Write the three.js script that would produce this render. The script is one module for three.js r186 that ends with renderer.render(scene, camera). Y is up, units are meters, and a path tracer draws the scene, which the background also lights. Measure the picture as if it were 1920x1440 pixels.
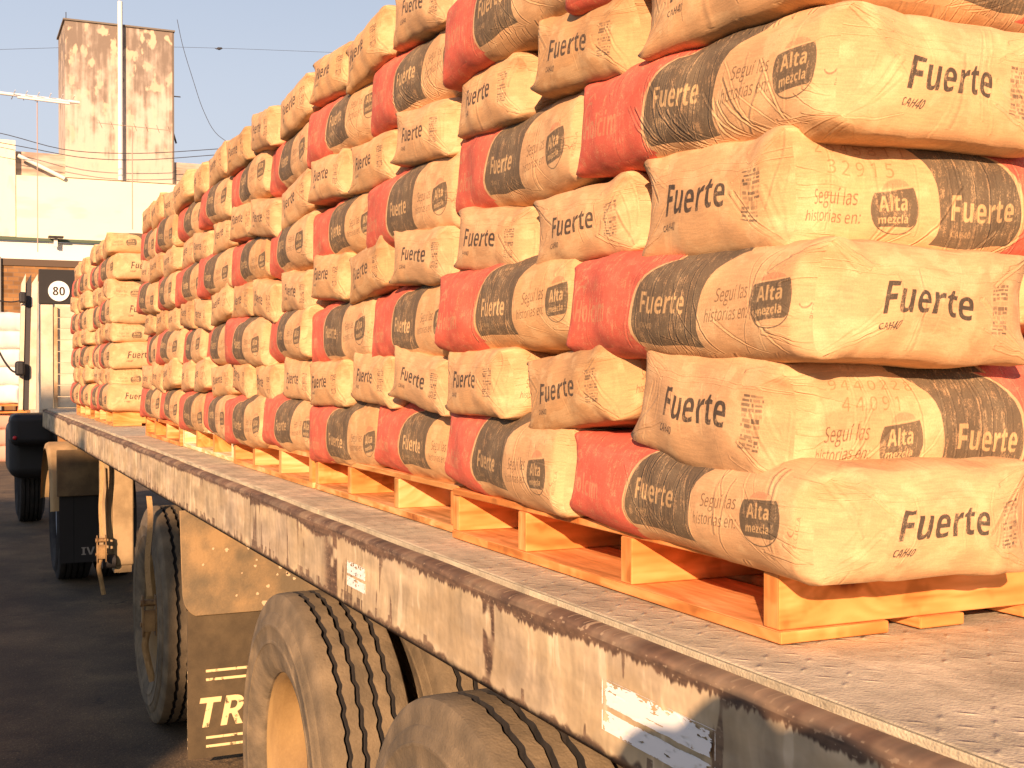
import * as THREE from 'three';
import { mergeGeometries, toCreasedNormals } from 'three/addons/utils/BufferGeometryUtils.js';
import { RoundedBoxGeometry } from 'three/addons/geometries/RoundedBoxGeometry.js';
import { MarchingCubes } from 'three/addons/objects/MarchingCubes.js';

// ---------------------------------------------------------------- camera, sky, sun, exposure
const scene = new THREE.Scene();
const DECK = 1.3;                                      // height of the trailer's side rail above the ground
const camera = new THREE.PerspectiveCamera(34.8, 4 / 3, 0.05, 400);
camera.position.set(-1.0275, 0.3883 + DECK, 1.3609);
camera.rotation.order = 'YXZ';
camera.rotation.set(-0.00952, -0.43056, 0);
const renderer = new THREE.WebGLRenderer();
renderer.toneMapping = THREE.LinearToneMapping;
renderer.toneMappingExposure = 1.88;
renderer.shadowMap.enabled = true;

const SUN = new THREE.Vector3(-0.511, 0.309, 0.802).normalize();   // toward the sun
const sun = new THREE.DirectionalLight(new THREE.Color().setRGB(1, 0.65, 0.42), 4.7);
sun.position.copy(SUN).multiplyScalar(40).add(new THREE.Vector3(0, 2, -6));
sun.target.position.set(0, 2, -6);
sun.castShadow = true;
sun.shadow.mapSize.set(4096, 4096);
Object.assign(sun.shadow.camera, { left: -22, right: 22, top: 18, bottom: -18, near: 1, far: 90 });
scene.add(sun, sun.target);
{
  const W = 256, H = 128, d = new Float32Array(W * H * 4);
  const zen = [0.055, 0.085, 0.19], mid = [0.285, 0.33, 0.41], hor = [0.41, 0.42, 0.43], gnd = [0.17, 0.14, 0.1];
  const dir = new THREE.Vector3();
  for (let j = 0; j < H; j++) {
    const el = ((j + 0.5) / H - 0.5) * Math.PI;
    for (let i = 0; i < W; i++) {
      const az = ((i + 0.5) / W - 0.5) * 2 * Math.PI;
      dir.set(Math.cos(az) * Math.cos(el), Math.sin(el), Math.sin(az) * Math.cos(el));
      const up = Math.max(0, Math.sin(el)), c = Math.max(0, dir.dot(SUN)), o = (j * W + i) * 4;
      const a = Math.min(1, up / 0.3), b = THREE.MathUtils.smoothstep(up, 0.26, 0.75);
      const glow = 0.3 * Math.pow(c, 8) + 0.9 * Math.pow(c, 60);
      for (let k = 0; k < 3; k++) {
        let v = THREE.MathUtils.lerp(THREE.MathUtils.lerp(hor[k], mid[k], Math.pow(a, 0.8)), zen[k], b) * (1 + 0.03 * Math.sin(az * 5 + 3 * Math.sin(el * 9)) * Math.sin(el * 23 + az * 2));
        v += glow * [1, 0.86, 0.66][k];
        if (el < 0) v = THREE.MathUtils.lerp(hor[k], gnd[k], Math.min(1, -el / 0.08));
        d[o + k] = v;
      }
      d[o + 3] = 1;
    }
  }
  const t = new THREE.DataTexture(d, W, H, THREE.RGBAFormat, THREE.FloatType);
  t.mapping = THREE.EquirectangularReflectionMapping;
  t.magFilter = THREE.LinearFilter;
  t.needsUpdate = true;
  scene.background = t;
  scene.environment = t;
}

// ---------------------------------------------------------------- helpers
const lerp = THREE.MathUtils.lerp, clamp = THREE.MathUtils.clamp, smooth = THREE.MathUtils.smoothstep;
function rng(seed) {
  let s = seed >>> 0;
  return () => { s = (s + 0x6d2b79f5) | 0; let t = Math.imul(s ^ (s >>> 15), 1 | s); t = (t + Math.imul(t ^ (t >>> 7), 61 | t)) ^ t; return ((t ^ (t >>> 14)) >>> 0) / 4294967296; };
}
const LUT = new Float32Array(65536);
{ const r = rng(99); for (let i = 0; i < 65536; i++) LUT[i] = r(); }
function n2(x, y) {                                    // value noise, 0..1
  const ix = Math.floor(x), iy = Math.floor(y), fx = x - ix, fy = y - iy, u = fx * fx * (3 - 2 * fx), v = fy * fy * (3 - 2 * fy);
  const a = ix & 255, b = (ix + 1) & 255, c = (iy & 255) << 8, d = ((iy + 1) & 255) << 8;
  return lerp(lerp(LUT[c | a], LUT[c | b], u), lerp(LUT[d | a], LUT[d | b], u), v);
}
const fbm = (x, y, o = 4) => { let s = 0, a = 0.5; for (let i = 0; i < o; i++, a *= 0.5) { s += a * n2(x, y); x = x * 2.03 + 17.1; y = y * 2.03 + 9.7; } return s / (1 - a * 2 + 1e-9) * (1 - Math.pow(0.5, o)) / (1 - Math.pow(0.5, o)); };
const n3 = (x, y, z) => (n2(x + 3.1 * z, y - 1.7 * z + 11) + n2(y + 2.3 * x + 31, z + 0.4 * x + 5) + n2(z + 57 - 0.6 * y, x + 71)) / 1.5 - 1;   // about -1..1
const counts = {};
function numbered(n) { const k = counts[n] = (counts[n] ?? -1) + 1; return k ? n + '_' + String(k).padStart(3, '0') : n; }
function mesh(name, geo, mat, parent) {
  const m = new THREE.Mesh(geo, mat);
  m.name = parent && parent !== scene ? name : numbered(name);
  m.castShadow = m.receiveShadow = true;
  (parent ?? scene).add(m);
  return m;
}
function thing(name, label, category, pos = [0, 0, 0], group) {
  const g = new THREE.Group();
  g.name = numbered(name);
  g.position.set(...pos);
  g.userData = { label, category };
  if (group) g.userData.group = group;
  scene.add(g);
  return g;
}
function tag(o, label, category, group) { Object.assign(o.userData, { label, category }); if (group) o.userData.group = group; return o; }
function structure(o, label) { o.userData.kind = 'structure'; if (label) o.userData.label = label; return o; }
const sub = (name, parent, pos = [0, 0, 0]) => { const g = new THREE.Group(); g.name = name; g.position.set(...pos); parent.add(g); return g; };
function tex(w, h, fill, srgb = true, repeat) {        // fill(x, y) -> [r, g, b(, a)] in 0..255
  const d = new Uint8Array(w * h * 4);
  for (let y = 0; y < h; y++) for (let x = 0; x < w; x++) {
    const c = fill(x, y), o = (y * w + x) * 4;
    d[o] = clamp(c[0], 0, 255); d[o + 1] = clamp(c[1], 0, 255); d[o + 2] = clamp(c[2], 0, 255); d[o + 3] = c[3] ?? 255;
  }
  const t = new THREE.DataTexture(d, w, h);
  finish(t, srgb, repeat);
  return t;
}
function finish(t, srgb, repeat) {
  t.magFilter = THREE.LinearFilter; t.minFilter = THREE.LinearMipmapLinearFilter; t.generateMipmaps = true;
  if (srgb) t.colorSpace = THREE.SRGBColorSpace;
  if (repeat) { t.wrapS = t.wrapT = THREE.RepeatWrapping; }
  t.needsUpdate = true;
  return t;
}
const std = (o) => new THREE.MeshStandardMaterial({ roughness: 0.9, metalness: 0, ...o });
const lin = (r, g, b) => new THREE.Color().setRGB(r, g, b);
// a box whose uv run in metres: u along the grain axis
function uvBox(g, grain = 'x', off = 0, s = 1) {
  const p = g.attributes.position, n = g.attributes.normal, uv = new Float32Array(p.count * 2);
  for (let i = 0; i < p.count; i++) {
    const P = { x: p.getX(i), y: p.getY(i), z: p.getZ(i) }, N = { x: Math.abs(n.getX(i)), y: Math.abs(n.getY(i)), z: Math.abs(n.getZ(i)) };
    const big = N.x > N.y && N.x > N.z ? 'x' : N.y > N.z ? 'y' : 'z';
    const axes = ['x', 'y', 'z'].filter((a) => a !== big);
    let u = axes.includes(grain) ? grain : axes[0], v = axes.find((a) => a !== u);
    uv[2 * i] = P[u] * s + off; uv[2 * i + 1] = P[v] * s + off * 1.7 + (big === 'y' ? 0.31 : 0);
  }
  g.setAttribute('uv', new THREE.BufferAttribute(uv, 2));
  return g;
}
const box = (w, h, d, x = 0, y = 0, z = 0, grain = 'x', off = 0) => uvBox(new THREE.BoxGeometry(w, h, d), grain, off).translate(x, y, z);
const rbox = (w, h, d, r, x = 0, y = 0, z = 0, grain = 'x', off = 0) => uvBox(new RoundedBoxGeometry(w, h, d, 2, r), grain, off).translate(x, y, z);
const merge = (list) => mergeGeometries(list.map((g) => { const h = g.index ? g.toNonIndexed() : g; for (const k of Object.keys(h.attributes)) if (!['position', 'normal', 'uv'].includes(k)) h.deleteAttribute(k); return h; }));
const tube = (pts, r, seg = 24, rad = 6) => new THREE.TubeGeometry(new THREE.CatmullRomCurve3(pts.map((p) => new THREE.Vector3(...p))), seg, r, rad);
const bar = (a, b, r, rad = 8) => { const A = new THREE.Vector3(...a), B = new THREE.Vector3(...b), g = new THREE.CylinderGeometry(r, r, A.distanceTo(B), rad); g.applyQuaternion(new THREE.Quaternion().setFromUnitVectors(new THREE.Vector3(0, 1, 0), B.clone().sub(A).normalize())); return g.translate(...A.add(B).multiplyScalar(0.5).toArray()); };

// ---------------------------------------------------------------- materials
const woodTone = [[234, 170, 106], [234, 154, 84], [240, 184, 124], [226, 152, 90], [250, 230, 186]];
const woodTex = woodTone.map((c, k) => {
  const r = rng(40 + k), knots = Array.from({ length: 3 }, () => [r() * 512, r() * 256, 6 + r() * 9]);
  if (k === 1) knots.push([132, 31, 6]);
  return tex(512, 256, (x, y) => {
    let wob = 0, dark = 0;
    for (const [kx, ky, kr] of knots) {
      const dx = (x - kx) / 2.4, dy = y - ky, q = Math.hypot(dx, dy) / kr;
      wob += 14 * Math.exp(-q * q / 5) * Math.sign(dy || 1); if (q < 1.5) dark += (1.5 - q) * (kr === 6 && k === 1 ? 1.1 : 0.4) * (0.7 + 0.6 * n2(x * 0.3, y * 0.3));
    }
    const yy = y + wob, g = fbm(x * 0.005 + k * 31, yy * 0.14, 5), f = n2(x * 0.05 + k * 7, yy * 0.9), sp = n2(x * 0.02, yy * 0.03 + k * 9), st = smooth(fbm(x * 0.03 + 5 * k, y * 0.05 + 40, 4), 0.58, 0.72);
    const ring = smooth(Math.sin((yy * 0.8 + 14 * fbm(x * 0.003 + k, y * 0.02, 2)) * (0.5 + 0.1 * (k % 3))), 0.55, 1) * (0.5 + n2(x * 0.03, y * 0.2)); let m = 0.82 + 0.3 * g + 0.14 * (f - 0.5) + 0.2 * (sp - 0.5) - dark * 0.55 - st * 0.12 - 0.09 * ring;
    const mm = Math.pow(m, 1.25); return [c[0] * m, c[1] * (mm - dark * 0.1), c[2] * (mm * m - dark * 0.1)];
  }, true, true);
});
const woodBump = tex(512, 256, (x, y) => { const v = 255 * (0.6 * fbm(x * 0.02, y * 0.25, 3) + 0.4 * n2(x * 0.15, y * 1.2)); return [v, v, v]; }, false, true);
const wood = woodTex.map((t) => std({ map: t, bumpMap: woodBump, bumpScale: 0.0015, roughness: 0.85 }));

// ---------------------------------------------------------------- ground
{
  const g = new THREE.PlaneGeometry(600, 600, 1, 1).rotateX(-Math.PI / 2);
  const uv = g.attributes.uv; for (let i = 0; i < uv.count; i++) uv.setXY(i, uv.getX(i) * 600 / 4, uv.getY(i) * 600 / 4);
  const W = 1024;
  const wrap = (f) => (x, y) => { const u = x / W, v = y / W; return lerp(lerp(f(x, y), f(x - W, y), u), lerp(f(x, y - W), f(x - W, y - W), u), v); };
  const coarse = wrap((x, y) => fbm(x * 0.012 + 50, y * 0.012 + 50, 5)), crack = wrap((x, y) => 1 - Math.abs(fbm(x * 0.008 + 9, y * 0.008 + 80, 4) - 0.5) * 2);
  const cr = rng(5), grain = new Float32Array(W * W).map(() => cr());
  const t = tex(W, W, (x, y) => { const c = coarse(x, y), s = grain[y * W + x], k = smooth(crack(x, y), 0.975, 0.995); const v = 82 + 84 * (c - 0.5) + 36 * (s - 0.5) + (s > 0.985 ? 46 : 0) - 30 * k; return [v * 1.2, v * 0.98, v * 0.66]; }, true, true);
  const b = tex(W, W, (x, y) => { const v = 90 + 110 * grain[y * W + x] + 70 * (coarse(x, y) - 0.5); return [v, v, v]; }, false, true);
  structure(mesh('ground', g, std({ map: t, bumpMap: b, bumpScale: 0.006, roughness: 0.95 })), 'dusty worn asphalt of the loading yard');
}

// ---------------------------------------------------------------- trailer
const RX = -0.1434, ZR = 1.0, ZF = -12.3;              // outer face of the side rail, rear end, front end
const trailer = thing('flatbed_trailer', 'long dusty flatbed trailer with peeling side rail carrying the pallets of sacks', 'trailer', [1.1, 0, -5.6]);
const TP = trailer.position;
const onT = (g) => g.translate(-TP.x, -TP.y, -TP.z);   // geometry given in world coordinates
const dusty = (seed, a, b, bump = 0.002, extra = {}) => {
  const t = tex(512, 512, (x, y) => { const F = (p, q) => fbm(p * 0.02 + seed + 30, q * 0.02 + 30, 5), u = x / 512, v = y / 512, c = lerp(lerp(F(x, y), F(x - 512, y), u), lerp(F(x, y - 512), F(x - 512, y - 512), u), v), f = n2(x * 0.7 + seed, y * 0.7), k = clamp(0.5 + 2.6 * (c - 0.5) + 0.25 * (f - 0.5), 0, 1); return [lerp(a[0], b[0], k), lerp(a[1], b[1], k), lerp(a[2], b[2], k)]; }, true, true);
  const bm = tex(256, 256, (x, y) => { const v = 255 * (0.5 * n2(x * 0.9, y * 0.9 + seed) + 0.5 * fbm(x * 0.05 + seed, y * 0.05, 3)); return [v, v, v]; }, false, true);
  return std({ map: t, bumpMap: bm, bumpScale: bump, ...extra });
};
// peeling rail paint: dusty cream over purplish brown steel, ragged along the top lip
function railTexture(w, h, len, seed, wearAmt) {
  const s = len / w;                                    // metres per pixel
  return tex(w, h, (x, y) => {
    const X = x * s, v = 1 - y / (h - 1), dep = v * 0.184;   // dep = metres below the lip; row 0 of the data is the bottom
    const rag = 0.012 + wearAmt * (0.034 * smooth(fbm(X * 2.3 + seed, 2.5, 3), 0.45, 0.8) + 0.006 * n2(X * 38, 3) + 0.009 * n2(X * 120, 7.7) + 0.009 * n2(X * 290, 1.3));
    let bare = smooth(rag - dep, -0.003, 0.003);
    const drip = fbm(X * 38 + seed, dep * 6 + 4, 3), big = fbm(X * 2.2 + seed * 3, 9, 3);
    bare = Math.max(bare, smooth(drip + (big - 0.5) * 0.5 - (dep > 0.15 ? -0.12 : 0), 0.78, 0.82) * 0.7);
    const column = smooth(n2(X * 3.1 + seed, 5), 0.965, 0.972);
    bare = Math.max(bare, column * smooth(n2(X * 30, dep * 30), 0.2, 0.35));
    bare = Math.max(bare, smooth(dep + 0.02 * n2(X * 45, 1) + 0.016 * fbm(X * 9, 2, 3), 0.186, 0.194) * 0.8);
    const dust = fbm(X * 9 + seed, dep * 22, 5), st = 0.55 * fbm(X * 26, dep * 4 + seed, 4) + 0.45 * fbm(X * 60 + 3 * fbm(X * 12, dep * 20, 2), dep * 9 + seed, 3), cream = fbm(X * 5 + 70, dep * 8 + seed, 3), grime = smooth(fbm(X * 7 + 31, dep * 14 + seed, 4), 0.5, 0.68);
    const kk = 0.8 + 0.34 * (dust - 0.5) + 0.34 * (st - 0.5);
    let c = [242 * kk + 26 * (cream - 0.5), 214 * kk + 20 * (cream - 0.5), 168 * kk];
    const chip = smooth(st + 0.3 * (cream - 0.5), 0.6, 0.68) * (1 - grime); c = [lerp(c[0], 240, chip * 0.4), lerp(c[1], 222, chip * 0.4), lerp(c[2], 188, chip * 0.4)];
    c = [lerp(c[0], 176, grime * 0.3), lerp(c[1], 148, grime * 0.3), lerp(c[2], 106, grime * 0.3)];
    const q = 0.6 * fbm(X * 7, dep * 150 + seed, 4) + 0.4 * fbm(X * 60, dep * 90 + seed, 3), br = [104 + 60 * (q - 0.5) * 2, 80 + 48 * (q - 0.5) * 2, 60 + 36 * (q - 0.5) * 2];
    const speck = n2(X * 170, dep * 260) > 0.86 ? 0.55 : dep < 0.012 ? 0.35 * smooth(fbm(X * 14, 5, 3), 0.35, 0.7) : 0; const m = bare * (1 - speck);
    return [lerp(c[0], br[0], m), lerp(c[1], br[1], m), lerp(c[2], br[2], m)];
  });
}
const RZ = -2.6;
for (const [z0, z1, w, h, seed, wear] of [[RZ, ZR, 2048, 128, 3, 1], [ZF, RZ - 0.004, 2048, 64, 8, 0.75]]) {
  const prof = [[RX + 0.06, -0.184], [RX, -0.184], [RX, -0.17], [RX, -0.09], [RX, -0.016], [RX + 0.003, -0.006], [RX + 0.01, -0.001], [RX + 0.02, 0.001], [RX + 0.045, 0.002]];
  const n = 60, P = [], U = [], I = [];
  const arc = [0, 0, 0.014, 0.094, 0.168, 0.179, 0.184, 0.184, 0.184];
  for (let i = 0; i <= n; i++) prof.forEach(([x, y], j) => {
    const z = lerp(z0, z1, i / n), dent = j > 1 && j < 6 ? 0.004 * (n2(z * 2.3, j) - 0.5) : 0;
    P.push(x + dent, DECK + y + (j > 3 ? 0.003 * (n2(z * 3.1, 8) - 0.5) : 0), z); U.push(i / n, clamp(arc[j] / 0.184, 0.004, 0.996));
    if (i && j) { const a = (i - 1) * 9 + j - 1, b = a + 1, c = i * 9 + j - 1, e = c + 1; I.push(a, c, b, b, c, e); }
  });
  const g = new THREE.BufferGeometry();
  g.setAttribute('position', new THREE.Float32BufferAttribute(P, 3)); g.setAttribute('uv', new THREE.Float32BufferAttribute(U, 2)); g.setIndex(I); g.computeVertexNormals();
  const bumpT = tex(1024, 64, (x, y) => { const v = 150 * fbm(x * 0.05, y * 0.1 + seed, 4) + 80 * n2(x * 0.4, y * 0.4); return [v, v, v]; }, false);
  mesh('side_rail', onT(g), std({ map: railTexture(w, h, z1 - z0, seed, wear), bumpMap: bumpT, bumpScale: 0.002, roughness: 0.8, side: THREE.DoubleSide }), trailer);
}
// deck sheets
{
  const W = 1024, H = 1024;
  const mk = (seed) => tex(W, H, (x, y) => {
    const c = fbm(x * 0.012 + seed, y * 0.02, 5), f = n2(x * 0.8, y * 0.8 + seed), l = fbm(x * 0.02 + 7 + seed, y * 0.008, 4), dk = smooth(fbm(x * 0.03 + seed, y * 0.035 + 40, 4), 0.5, 0.66);
    const k = 0.95 + 0.3 * (c - 0.5) + 0.1 * (f - 0.5) + 0.24 * (l - 0.5) - 0.07 * dk; return [206 * k, 191 * k, 157 * k];
  }, true, true);
  const bm = tex(W, H, (x, y) => {                      // raised tread pattern half filled with dust
    const cx = x % 32 - 16, cy = y % 32 - 16, alt = ((x >> 5) + (y >> 5)) & 1, a = alt ? cx * 0.7 + cy * 0.7 : cx * 0.7 - cy * 0.7, b = alt ? -cx * 0.7 + cy * 0.7 : cx * 0.7 + cy * 0.7;
    const bump = Math.exp(-(a * a) / 60 - (b * b) / 7), dust = smooth(fbm(x * 0.012, y * 0.012 + 3, 3), 0.4, 0.62);
    const v = 60 + 130 * bump * (1 - 0.85 * dust) + 60 * fbm(x * 0.06, y * 0.06, 4) + 40 * n2(x * 0.6, y * 0.6); return [v, v, v];
  }, false, true);
  [[-1.9, ZR], [-4.4, -1.903], [-6.9, -4.403], [-9.4, -6.903], [ZF, -9.403]].forEach(([a, b], i) => {
    const m = std({ map: i < 2 ? (mk.a ??= mk(1)) : (mk.b ??= mk(5)), bumpMap: bm, bumpScale: 0.006, roughness: 0.92 });
    const g = uvBox(new RoundedBoxGeometry(2.42, 0.026, b - a, 2, 0.006), 'z', i * 0.37, 0.8).translate(RX + 0.03 + 1.21, DECK + 0.001, (a + b) / 2);
    mesh('deck_plate', onT(g), m, trailer);
  });
}
const grime = dusty(3, [120, 96, 62], [186, 152, 100], 0.003), grimeDark = dusty(9, [44, 38, 32], [78, 64, 48], 0.002), steelDark = std({ color: lin(0.03, 0.026, 0.024), roughness: 0.7 });
mesh('far_rail', onT(box(0.05, 0.184, ZR - ZF, 2.34, DECK - 0.1, (ZR + ZF) / 2, 'z')), grimeDark, trailer);
for (const x of [0.72, 1.5]) mesh('main_beam', onT(box(0.14, 0.42, ZR - ZF - 0.4, x, DECK - 0.24, (ZR + ZF) / 2, 'z')), grimeDark, trailer);
for (let z = -11.5; z < 0.9; z += 1.15) mesh('cross_member', onT(box(2.3, 0.1, 0.06, 1.1, DECK - 0.06, z, 'x')), grimeDark, trailer);
// wheels: tyre swept round the axle with wavy tread grooves
function tyreGeometry({ R = 0.52, W = 0.28, grooves = [-0.068, -0.023, 0.023, 0.068], gw = 0.0075, wave = 0.0026, N = 52, nt = 520, depth = 0.017, ring = false }) {
  const pr = [];                                       // [x across (outer face negative), radius, groove]
  const hw = W / 2, tw = hw - 0.028;
  for (const [x, r] of [[-0.085, 0.286], [-0.105, 0.288], [-0.118, 0.302], [-0.13, 0.34], [-0.1375, 0.372], [-0.1405, 0.375], [-0.1405, 0.381], [-0.1385, 0.384], [-0.14, 0.42], [-0.1425, 0.424], [-0.1425, 0.43], [-0.139, 0.434], [-0.136, 0.452], [-0.131, 0.462], [-0.128, 0.464], [-0.125, 0.476], [-0.1225, 0.494], [-0.118, 0.506], [-tw, R - 0.005], [-tw + 0.01, R - 0.0015]]) pr.push([x, r, -1]);
  grooves.forEach((gx, k) => { pr.push([gx - gw, R, k], [gx - gw * 0.8, R - depth, k], [gx + gw * 0.8, R - depth, k], [gx + gw, R, k]); });
  for (const q of pr.slice(0, 20).reverse()) pr.push([-q[0], q[1], -1]);
  const P = [], U = [], I = [], IG = [], m = pr.length;
  let run = 0; const len = pr.map((q, i) => (run += i ? Math.hypot(q[0] - pr[i - 1][0], q[1] - pr[i - 1][1]) : 0));
  for (let i = 0; i <= nt; i++) {
    const t = (i / nt) * Math.PI * 2;
    pr.forEach(([x, r, k], j) => {
      const w = k >= 0 ? wave * Math.sin(t * N + k * 2) + wave * 0.4 * Math.sin(t * N * 2 + k) : 0;
      const nick = k < 0 ? 0.0015 * (n2(i * 0.35, j * 0.7) - 0.5) : 0;
      P.push(x + w, Math.sin(t) * (r + nick), Math.cos(t) * (r + nick)); U.push(i / nt * 5, len[j] * 1.6);
      if (i && j) { const a = (i - 1) * m + j - 1, b = a + 1, c = i * m + j - 1, e = c + 1; (k >= 0 && k === pr[j - 1][2] ? IG : I).push(a, b, c, b, e, c); }
    });
  }
  const g = new THREE.BufferGeometry();
  g.setAttribute('position', new THREE.Float32BufferAttribute(P, 3)); g.setAttribute('uv', new THREE.Float32BufferAttribute(U, 2)); g.setIndex(I);
  const gg = g.clone(); gg.setIndex(IG);
  return [creased(g), creased(gg)];
}
function creased(g) {                                  // hard edges along the grooves, smooth elsewhere
  return toCreasedNormals(g, 0.55);
}
const tyreA = tyreGeometry({}), tyreB = tyreGeometry({ grooves: [-0.05, 0.0, 0.05], gw: 0.0085, wave: 0.0024, nt: 460, N: 44 }), tyreFar = tyreGeometry({ nt: 72, wave: 0 });
const rimGeo = (() => {
  const p = [[0.05, 0.02], [0.06, -0.02], [0.1, -0.02], [0.16, 0.02], [0.2, 0.055], [0.235, 0.06], [0.255, 0.02], [0.262, -0.06], [0.27, -0.085], [0.286, -0.098], [0.294, -0.1], [0.296, -0.094], [0.285, -0.08], [0.282, 0.1], [0.294, 0.1]];
  const g = new THREE.LatheGeometry(p.map(([r, x]) => new THREE.Vector2(r, x)), 64);
  return g.rotateZ(-Math.PI / 2);
})();
const rubberDust = dusty(21, [96, 84, 64], [134, 116, 88], 0.0025), rubberDark = dusty(33, [30, 28, 26], [52, 46, 40], 0.0015), rimMat = dusty(27, [124, 98, 60], [160, 130, 82], 0.001, { roughness: 0.75 });
function wheel(parent, x, z, tyre, mat, rmat, name = 'wheel', y = 0.52) {
  const w = sub(name, parent, [x - parent.position.x, y - parent.position.y, z - parent.position.z]);
  mesh('tyre', tyre[0], mat, w);
  mesh('tread_groove', tyre[1], rubberDark, w);
  mesh('rim', rimGeo, rmat, w);
  return w;
}
const OUT = -0.17 + 0.14;                              // centre of the outer tyres
for (const [z, t] of [[-2.15, tyreA], [-0.87, tyreB], [-4.75, tyreA]]) {
  const o = wheel(trailer, OUT, z, t, rubberDust, rimMat); o.rotation.x = z; const i = wheel(trailer, OUT + 0.335, z, t, rubberDust, rimMat); i.rotation.x = z + 1;
  i.children[2].rotation.y = Math.PI;
  mesh('axle', onT(bar([0.1, 0.52, z], [2.1, 0.52, z], 0.065, 12)), grimeDark, trailer);
}
// mudguard plate and rubber flap in front of the tandem
{
  const zf = -3.8, s = new THREE.Shape(), y0 = DECK - 0.184, yb = DECK - 0.62;
  s.moveTo(-0.165, y0 - 0.0); s.lineTo(-0.155, yb + 0.1); s.quadraticCurveTo(-0.15, yb + 0.02, -0.1, yb); s.lineTo(0.62, yb); s.lineTo(0.62, y0); s.closePath();
  const g = new THREE.ExtrudeGeometry(s, { depth: 0.006, bevelEnabled: true, bevelSize: 0.002, bevelThickness: 0.002, bevelSegments: 1 }).translate(0, 0, zf);
  const mg = dusty(44, [112, 98, 74], [164, 134, 92], 0.002);
  const spots = mg.map.clone();
  mesh('mudguard_plate', onT(g), mg, trailer);
  const r = rng(71), sp = [];
  for (let i = 0; i < 26; i++) { const rr = 0.003 + r() * r() * 0.013, q = new THREE.CircleGeometry(rr, 9); const p = q.attributes.position; for (let k = 1; k < p.count; k++) { const f = 0.6 + r() * 0.7; p.setXY(k, p.getX(k) * f, p.getY(k) * f); } sp.push(q.translate(-0.12 + r() * 0.5, yb + 0.02 + r() * 0.36, zf + 0.0105)); }
  mesh('cement_splash', onT(merge(sp)), std({ color: lin(0.62, 0.46, 0.27) }), trailer).userData.kind = 'stuff';
  // flap with its worn lettering
  const cw = 512, ch = 512, cv = document.createElement('canvas'); cv.width = cw; cv.height = ch; const c = cv.getContext('2d');
  c.fillStyle = 'rgb(150,122,78)'; c.fillRect(0, 0, cw, ch);
  c.fillStyle = 'rgb(236,206,150)';
  for (const y of [208, 238, 438, 468]) c.fillRect(62, y, 390, 9);
  c.save(); c.setTransform(1, 0, -0.2, 1, 128, 0); c.font = 'bold 142px sans-serif'; c.fillText('TRE', -26, 406); c.fillText('', 0, 0); c.restore();
  const im = c.getImageData(0, 0, cw, ch).data;
  const t = tex(cw, ch, (x, y) => { const o = ((ch - 1 - y) * cw + x) * 4, isInk = im[o] > 190 ? 1 : 0, w = smooth(fbm(x * 0.06, y * 0.06, 4) + 0.15 * n2(x, y), 0.3, 0.42), k = 0.84 + 0.34 * (fbm(x * 0.025, y * 0.025 + 8, 5) - 0.5) + 0.1 * (n2(x * 0.9, y * 0.9) - 0.5); const b = [104 * k, 88 * k, 62 * k], a = isInk * w; return [lerp(b[0], im[o], a), lerp(b[1], im[o + 1], a), lerp(b[2], im[o + 2], a)]; });
  const fg = new THREE.BoxGeometry(0.62, 0.62, 0.01).translate(-0.135 + 0.31, DECK - 0.6 - 0.31, zf - 0.008);
  mesh('mudflap', onT(fg), std({ map: t, roughness: 0.95 }), trailer).userData.label = 'rubber mudflap with worn pale stripes and slanted letters';
}
// white reflective tape on the rail
function tape(z0, z1, y0, y1, seed) {
  const w = 256, h = 128;
  const t = tex(w, h, (x, y) => {
    const gap = Math.abs(y / h - 0.42 - 0.03 * n2(x * 0.05, seed)) < 0.06 ? 0.6 : 0, a = fbm(x * 0.03 + seed, y * 0.1, 4) + 0.4 * (fbm(x * 0.09, y * 0.05 + seed, 3) - 0.5) - gap - 0.5 * smooth(y / h, 0.72, 1) * n2(x * 0.05, seed) - smooth(Math.abs(x / w - 0.5), 0.44, 0.5) * 0.4;
    return [255, 252, 244, a > 0.36 ? 255 : 0];
  });
  const g = new THREE.BoxGeometry(0.0016, y1 - y0, z1 - z0).translate(RX - 0.0032, DECK + (y0 + y1) / 2, (z0 + z1) / 2);
  mesh('reflective_tape', onT(g), std({ map: t, alphaTest: 0.5, roughness: 0.35 }), trailer);
}
tape(-0.235, 0.06, -0.142, -0.066, 2);
tape(-1.52, -1.38, -0.13, -0.07, 6);
// landing leg with its plate
{
  const m = dusty(52, [144, 122, 88], [176, 150, 110], 0.002);
  mesh('landing_leg', onT(merge([rbox(0.15, 0.72, 0.16, 0.015, 0.12, DECK - 0.66, -8, 'y'), box(0.12, 0.05, 0.14, 0.12, DECK - 1.045, -8)])), m, trailer);
  mesh('leg_bracket', onT(merge([box(0.09, 0.8, 0.02, -0.0, DECK - 0.56, -7.93, 'y'), bar([-0.01, DECK - 0.3, -7.9], [0.012, DECK - 0.95, -7.9], 0.008)])), m, trailer);
  mesh('crank_gear', onT(bar([-0.03, DECK - 0.98, -7.9], [0.06, DECK - 0.98, -7.9], 0.05, 12)), steelDark, trailer);
  mesh('crank_shaft', onT(bar([0.2, DECK - 0.92, -7.95], [0.24, DECK - 0.92, -7.95], 0.03, 10)), steelDark, trailer);
  mesh('tool_box', onT(rbox(0.5, 0.5, 0.9, 0.02, 0.55, DECK - 0.5, -6.2)), grimeDark, trailer);
}
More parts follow.
